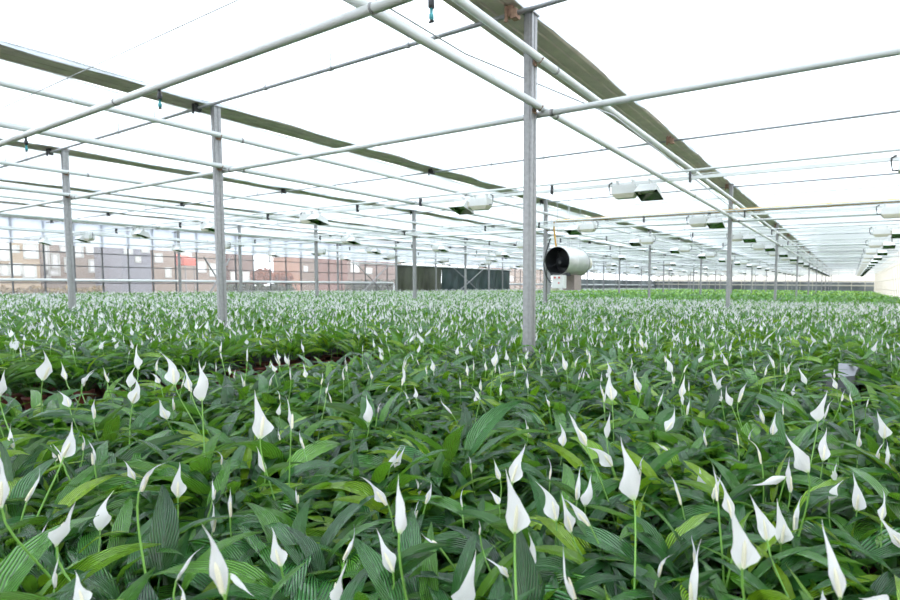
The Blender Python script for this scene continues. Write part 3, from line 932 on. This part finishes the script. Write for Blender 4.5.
FOL = [qmesh('foliage', *foliage(100 + i, 42, 11, 6, 5), ['leaf']) for i in range(12)]
FOLM = [qmesh('foliage', *foliage(200 + i, 36, 8, 4, 4), ['leaf']) for i in range(10)]
KINDS = 'bbbhhhhnnn'
SPA = []
for i, kd in enumerate(KINDS):
    V, F, U = spathe(300 + i, kd)
    SPA.append(qmesh('spathe', V, F, U, np.full(len(V), 0.5), np.zeros(len(F)), ['spathe']))
zz = np.linspace(0, 1, 8)
Vs, Fs = tubequads(np.stack([0 * zz, -0.055 + 0 * zz, 0.04 + 0.42 * zz], 1), 0.034 * np.sqrt(np.clip(1.02 - zz ** 4, 0.02, 1)) * (0.75 + 0.25 * np.minimum(1, zz * 6)), 8)
SPX = qmesh('spadix', Vs, Fs, np.zeros((len(Vs), 2)), np.zeros(len(Vs)), np.zeros(len(Fs)), ['spadix'])
# pot with peat
pp = MB()
prof = [(0.0, 0.052), (0.006, 0.056), (0.105, 0.072), (0.106, 0.078), (0.13, 0.080), (0.13, 0.074), (0.112, 0.070)]
pp.tube([(0, 0, a) for a, _ in prof], [r for _, r in prof], 18)
pp.v = pp.v
POTM = None


def pot_mesh():
    global POTM
    if POTM is None:
        o = pp.build('pot', 'pot', smooth=True)
        POTM = o.data
        bpy.data.objects.remove(o)
        s_ = MB(); s_.grid(lambda a, c: (0.069 * a * math.cos(c * 2 * PI), 0.069 * a * math.sin(c * 2 * PI), 0.1135 + 0.006 * math.sin(a * 9 + c * 20) * (1 - a)), 4, 18)
        o = s_.build('potting_soil', 'soil'); pot_mesh.soil = o.data
        bpy.data.objects.remove(o)
    return POTM


pot_mesh()

# pixel table of the blooms that stand out: tip u, v, foot u, v, kind (b broad, h half open, n narrow)
HERO = """81 424 64 457 b|7 448 2 508 h|77 497 57 546 h|99 493 100 530 b|155 452 139 492 n|179 462 178 497 b|74 570 85 606 b|207 521 224 594 h|250 597 230 574 h|271 527 281 566 b|266 390 260 438 b
292 395 291 430 n|258 445 265 472 h|223 447 222 465 n|197 543 176 581 n|182 578 185 610 n|57 556 54 590 n|297 484 297 504 n|3 425 14 448 h|367 395 369 422 b|365 472 388 505 h|407 474 399 533 h
433 481 426 504 h|459 488 462 508 n|373 530 393 572 h|360 527 344 562 n|336 555 337 607 h|463 553 466 608 b|420 533 440 548 n|480 518 480 535 n|520 470 515 532 b|525 443 512 482 b|491 460 500 479 h
492 487 499 504 b|553 455 550 480 n|548 478 556 520 b|560 495 571 532 h|563 495 590 526 h|566 423 563 446 b|527 417 528 434 n|567 410 586 446 h|592 474 585 506 b|578 470 577 500 h|540 535 528 570 b
492 552 508 578 h|558 550 574 603 n|622 437 634 499 b|594 440 612 466 b|609 408 607 438 h|681 411 666 431 b|688 399 687 415 h|714 462 718 502 n|722 472 734 519 h|746 503 742 568 b|760 493 767 540 b
787 500 781 543 b|826 427 823 460 b|786 433 808 472 b|830 459 836 482 h|836 478 830 500 b|862 475 857 510 b|827 528 840 597 h|691 550 693 606 h|666 545 657 577 n|755 433 762 464 n|789 455 790 492 h
750 487 786 477 h|884 410 884 438 b|893 440 886 465 h|878 518 902 547 h|888 490 882 522 h|817 583 826 606 h|860 590 890 606 b|860 425 858 448 h|748 380 738 402 h|608 370 612 400 b|683 374 681 397 h
820 390 818 421 b|800 366 806 384 h|55 350 43 380 b|63 361 66 380 h|92 368 82 384 h|133 343 138 370 h|144 378 133 403 b|173 350 175 384 b|186 364 191 392 h|200 360 202 400 b|160 396 163 410 n
221 338 221 352 n|246 345 247 362 n|279 388 280 400 n|8 368 0 396 h|437 400 452 414 n|630 370 640 392 h|722 350 728 366 h|655 440 668 452 n|700 424 706 446 n|405 388 410 404 n|477 386 479 404 b
500 348 494 366 b|466 360 468 376 h|664 354 672 372 b|712 366 716 386 h|640 330 643 348 h|560 352 566 370 h|590 348 590 364 n|770 350 774 368 h|758 402 764 424 h|774 412 772 436 h"""
heroes = []
for n, it in enumerate(HERO.replace('\n', '|').split('|')):
    a = it.split(); ut, vt, ub, vb = map(float, a[:4]); kd = a[4]
    h = math.hypot(ut - ub, vt - vb)
    dm = ray((ut + ub) / 2, (vt + vb) / 2)
    Dp = {'b': 0.125, 'h': 0.125, 'n': 0.11}[kd] * FOC / h
    z = dm[2] * Dp
    z = min(max(z, -0.66), -0.47)
    Dp = z / dm[2]
    if not 0.045 < h * Dp / FOC < 0.18: Dp = np.clip(h * Dp / FOC, 0.05, 0.165) * FOC / h
    foot_ = ray(ub, vb) * Dp; tip_ = ray(ut, vt) * Dp
    toward = -dm / np.linalg.norm(dm)
    tip_ = tip_ + toward * random.uniform(-0.25, 0.25) * h * Dp / FOC
    foot_[2] += E; tip_[2] += E
    heroes.append((foot_, tip_, toward, kd, n))

# where every plant stands
SPC = 0.272
pts = []
rgp = np.random.default_rng(5)
AX0, AX1 = -5.86, -4.22            # bare strip between two blocks of pots


def free(x, y):
    if AX0 < x < AX1 and y < 4.35: return False
    for gx in GX:
        if abs(x - gx) < 0.14:
            for py in PYS:
                if abs(y - py) < 0.14: return False
    if -0.28 < x < 0.24 and 4.75 < y < 5.6: return False
    if -0.34 < x < 0.30 and 4.0 < y < 4.75: return False
    if x > XR - 0.75 or x < -32.2: return False
    return True


near = []
nx0, nx1 = -12.5, 2.6
ix = np.arange(nx0, nx1, SPC); iy = np.arange(-0.8, 13.0, SPC)
for i, x in enumerate(ix):
    for j, y in enumerate(iy):
        xx = x + (0.5 * SPC if j % 2 else 0) + rgp.uniform(-1, 1) * 0.035; yy = y + rgp.uniform(-1, 1) * 0.035
        if not free(xx, yy): continue
        p = proj(xx, yy, 0.40)
        if p is None or p[2] < 0.55: continue
        if -70 < p[0] < 970 and p[1] < 745:
            near.append((p[2], xx, yy, p[0], p[1]))
near.sort()
vis = [q for q in near if -25 < q[3] < 925 and q[4] < 690]
lim = vis[299][0]
IND = [q for q in near if q[0] <= lim and q in set(vis)][:300]
REST = [q for q in near if q not in set(IND)]

# hand the table blooms to the plants they rise from
plan = {i: [] for i in range(len(IND))}
for h in heroes:
    f = h[0]
    best = min(range(len(IND)), key=lambda i: math.hypot(IND[i][1] - f[0], IND[i][2] - f[1]) + 0.06 * len(plan[i]))
    plan[best].append(h)


def frame(zdir, toward, spin):
    z = Vector(zdir).normalized()
    t = Vector(toward); y = -(t - z * t.dot(z)).normalized()     # hollow side (-y) looks along `toward`
    x = y.cross(z)
    m3 = Matrix((x, y, z)).transposed()
    return m3 @ Matrix.Rotation(spin, 3, 'Z')


STK = {}


def bloom(plant, inv, foot_, zdir, L, kd, toward, spin, sp_on, rg):
    """flower stalk (a part) that carries its spathe and spadix (sub-parts); foot_ in world space"""
    fl = inv @ Vector(foot_); 
    zl = (inv.to_3x3() @ Vector(zdir)).normalized()
    a = rg.random() * 6.28
    b0 = Vector((0.02 * math.cos(a), 0.02 * math.sin(a), 0.112))
    c1 = b0 + Vector((fl.x * 0.15, fl.y * 0.15, (fl.z - b0.z) * 0.5)); c2 = fl - zl * (0.06 if zl.z > 0.2 else -0.01) - Vector((0, 0, 0.03))
    P = []
    for t in np.linspace(0, 1, 9):
        P.append(b0 * (1 - t) ** 3 + c1 * 3 * t * (1 - t) ** 2 + c2 * 3 * t * t * (1 - t) + fl * t ** 3)
    V, F = tubequads([tuple(p) for p in P], np.linspace(0.0030, 0.0022, 9), 6)
    me = qmesh('flower_stalk', V, F, np.zeros((len(V), 2)), np.zeros(len(V)), np.zeros(len(F)), ['stalk'])
    so = link('flower_stalk', me, plant)
    idx = [i for i, c in enumerate(KINDS) if c == kd]
    spo = link('spathe', SPA[idx[int(rg.random() * len(idx))]], so)
    m3 = inv.to_3x3() @ frame(zdir, toward, spin)
    m4 = Matrix.Translation(fl) @ m3.to_4x4() @ Matrix.Scale(L, 4)
    spo.matrix_local = m4
    if sp_on:
        sx = link('spadix', SPX, so); sx.matrix_local = m4
    return so


NUMW = ['no', 'one', 'two', 'three', 'four', 'five', 'six', 'seven', 'eight']
order = sorted(range(len(IND)), key=lambda i: IND[i][0])
per = 15
lab = {}
for r_ in range(0, len(order), per):
    row = sorted(order[r_:r_ + per], key=lambda i: IND[i][3])
    for c, i in enumerate(row): lab[i] = (r_ // per + 1, c + 1, len(row))
rg = np.random.default_rng(77)
camp = Vector((0, 0, E))
for i, (D, x, y, u, v) in enumerate(IND):
    pl = empty('peace_lily', (x, y, 0), None, 'plant', 'potted peace lilies in bloom')
    rz = rg.random() * 6.283; sc = 1.0 + rg.normal() * 0.06
    pl.rotation_euler = (0, 0, rz); pl.scale = (sc, sc, sc)
    mw = Matrix.LocRotScale(Vector((x, y, 0)), Matrix.Rotation(rz, 3, 'Z').to_quaternion(), Vector((sc, sc, sc)))
    inv = mw.inverted()
    lod = FOL if D < 3.2 else FOLM
    link('foliage', lod[int(rg.random() * len(lod))], pl)
    po = link('pot', POTM, pl)
    link('potting_soil', pot_mesh.soil, po)
    nb_ = 0; big = 0
    for (f, tp_, tw, kd, n) in plan[i]:
        zd = Vector(tp_) - Vector(f); L = zd.length
        spin = {'b': rg.uniform(-0.45, 0.45), 'h': rg.uniform(-0.8, 0.8), 'n': rg.uniform(-1.6, 1.6)}[kd]
        if rg.random() < 0.3: spin += PI
        bloom(pl, inv, f, zd, L, kd, tw, spin, True, rg); nb_ += 1
        big = max(big, L)
    extra = 0
    if v < 400: extra = int(rg.choice([0, 1, 1, 2]))
    elif v < 440: extra = int(rg.choice([0, 1, 1]))
    else: extra = int(rg.choice([0, 1, 1, 2])) if not plan[i] else int(rg.choice([0, 0, 1]))
    for _ in range(extra):
        a = rg.random() * 6.283; rr_ = 0.03 + 0.10 * rg.random()
        hz = rg.uniform(0.42, 0.56) if v < 440 else rg.uniform(0.36, 0.46)
        f = (x + rr_ * math.cos(a), y + rr_ * math.sin(a), hz)
        zd = Vector((math.cos(a) * 0.4 * rg.random() + rg.normal() * 0.12, math.sin(a) * 0.4 * rg.random() + rg.normal() * 0.12, 1.0))
        tw = Vector((rg.normal(), rg.normal(), 0.1)).normalized()
        bloom(pl, inv, f, zd, rg.uniform(0.065, 0.115), 'bhnn'[int(rg.random() * 4)], tw, 0.0, D < 4.5, rg); nb_ += 1
    a_, c_, n_ = lab[i]
    w_ = '%s white %s' % (NUMW[nb_], 'bloom' if nb_ == 1 else 'blooms')
    pl['label'] = 'peace lily with %s, %s from left, %s rank from front' % (w_, ordinal(c_), ordinal(a_))

# ------------------------------------------------------------------ the rest of the crop: one mass of plants
FA = [foliage(400 + i, 26, 6, 2, 0) for i in range(8)]
FB = [foliage(500 + i, 16, 4, 2, 0, big=1.12) for i in range(6)]
FC = [foliage(600 + i, 9, 3, 2, 0, big=1.5) for i in range(5)]
SA = [spathe(700 + i, 'bbhhhnn'[i % 7], 6, 2) for i in range(7)]
SB = [spathe(720 + i, 'bbhhhnn'[i % 7], 3, 2) for i in range(7)]
mass = QM()
rg = np.random.default_rng(99)
YBLOOM = 21.5


def put_plant(x, y, D, far):
    fol = (FA, FB, FC)[far]
    V, F, U, T, Mi = fol[int(rg.random() * len(fol))]
    a = rg.random() * 6.283; s_ = 1 + rg.normal() * 0.07; ca, sa = math.cos(a) * s_, math.sin(a) * s_
    W_ = np.stack([V[:, 0] * ca - V[:, 1] * sa + x, V[:, 0] * sa + V[:, 1] * ca + y, V[:, 2] * s_], 1)
    if far == 2: W_[:, 2] = V[:, 2] * 0.72
    mass.add(W_, F, U, np.clip(T + 0.27, 0, 1), 0)
    blooming = y < YBLOOM + 0.6 * math.sin(x * 1.3) or x < -24 or (x < -14 and y < 30)
    if blooming:
        nb = (int(rg.choice([1, 2, 2, 3])) if D < 8.5 else int(rg.choice([3, 3, 4]))) if D < 11.5 else int(rg.choice([6, 7, 8]))
    else:
        nb = 1 if rg.random() < 0.10 else 0
    for _ in range(nb):
        b_ = (SA if far == 0 else SB); V, F, U = b_[int(rg.random() * len(b_))]
        L = rg.uniform(0.07, 0.12) * (1.15 if far == 2 else 1)
        a = rg.random() * 6.283; rr_ = (0.17 if far else 0.13) * rg.random(); sp_ = rg.random() * 6.283
        tx, ty = rg.normal() * 0.35, rg.normal() * 0.35
        X = V[:, 0] * math.cos(sp_) - V[:, 1] * math.sin(sp_) + tx * V[:, 2]; Y = V[:, 0] * math.sin(sp_) + V[:, 1] * math.cos(sp_) + ty * V[:, 2]
        f = np.array([x + rr_ * math.cos(a), y + rr_ * math.sin(a), rg.uniform(0.36, 0.54)])
        mass.add(np.stack([X, Y, V[:, 2]], 1) * L + f, F, U, np.full(len(V), 0.5), 1)
        if far < 2:
            Pq = np.array([[x, y, 0.12], [(x + f[0]) / 2, (y + f[1]) / 2, 0.34], f])
            V2, F2 = tubequads(Pq, 0.0035, 3)
            mass.add(V2, F2, np.zeros((len(V2), 2)), np.full(len(V2), 0.5), 2)
    if far == 0 and (AX0 - 0.5 < x < AX1 + 0.4 or D < 3):
        me = POTM
        V3, F3 = tubequads([(x, y, a_) for a_, _ in prof], [r2 for _, r2 in prof], 10)
        mass.add(V3, F3, np.zeros((len(V3), 2)), np.full(len(V3), 0.5), 3)


for (D, x, y, u, v) in REST:
    put_plant(x, y, D, 0 if D < 10.5 else 1)


def fill(x0, x1, y0, y1, s_, far, keep):
    for x in np.arange(x0, x1, s_):
        for j, y in enumerate(np.arange(y0, y1, s_)):
            xx = x + (0.5 * s_ if j % 2 else 0) + rg.uniform(-1, 1) * s_ * 0.2; yy = y + rg.uniform(-1, 1) * s_ * 0.2
            if not keep(xx, yy) or not free(xx, yy): continue
            p = proj(xx, yy, 0.4)
            if p is None or not (-30 < p[0] < 930): continue
            put_plant(xx, yy, p[2], far)


inner = lambda x, y: nx0 <= x < nx1 + 0.1 and y < 12.9
fill(-32, 3, 0, 30, 0.30, 1, lambda x, y: not inner(x, y) and (-0.492 * x + 0.868 * y) < 19)
fill(-32, 3, 0, 52, 0.42, 1, lambda x, y: not inner(x, y) and 19 <= (-0.492 * x + 0.868 * y) < 36)
fill(-32, 3, 0, 92, 0.70, 2, lambda x, y: (-0.492 * x + 0.868 * y) >= 36)
ms = link('peace_lily_crop', qmesh('peace_lily_crop', *mass.cat(), ['leaf', 'spathe', 'stalk', 'pot']))
tag(ms, 'dense crop of white-blooming peace lilies filling the greenhouse behind the front plants', 'plants', kind='stuff')
print('individuals', len(IND), 'limit', lim, 'mass quads', sum(len(f) for f in mass.F))

# ------------------------------------------------------------------ daylight
wd = bpy.data.worlds.new('overcast_sky')
scene.world = wd
wd.use_nodes = True
bg = wd.node_tree.nodes['Background']
bg.inputs['Color'].default_value = (0.895, 0.95, 1.0, 1)
bg.inputs['Strength'].default_value = 1.45

scene.view_settings.view_transform = 'Standard'
scene.view_settings.look = 'None'
scene.view_settings.gamma = 1
scene.view_settings.exposure = 1.32
scene.view_settings.use_curve_mapping = False
cy = scene.cycles
cy.use_denoising = True
cy.max_bounces = 10; cy.diffuse_bounces = 6; cy.transmission_bounces = 6; cy.transparent_max_bounces = 16; cy.glossy_bounces = 4
cy.sample_clamp_indirect = 8
cy.caustics_reflective = False; cy.caustics_refractive = False
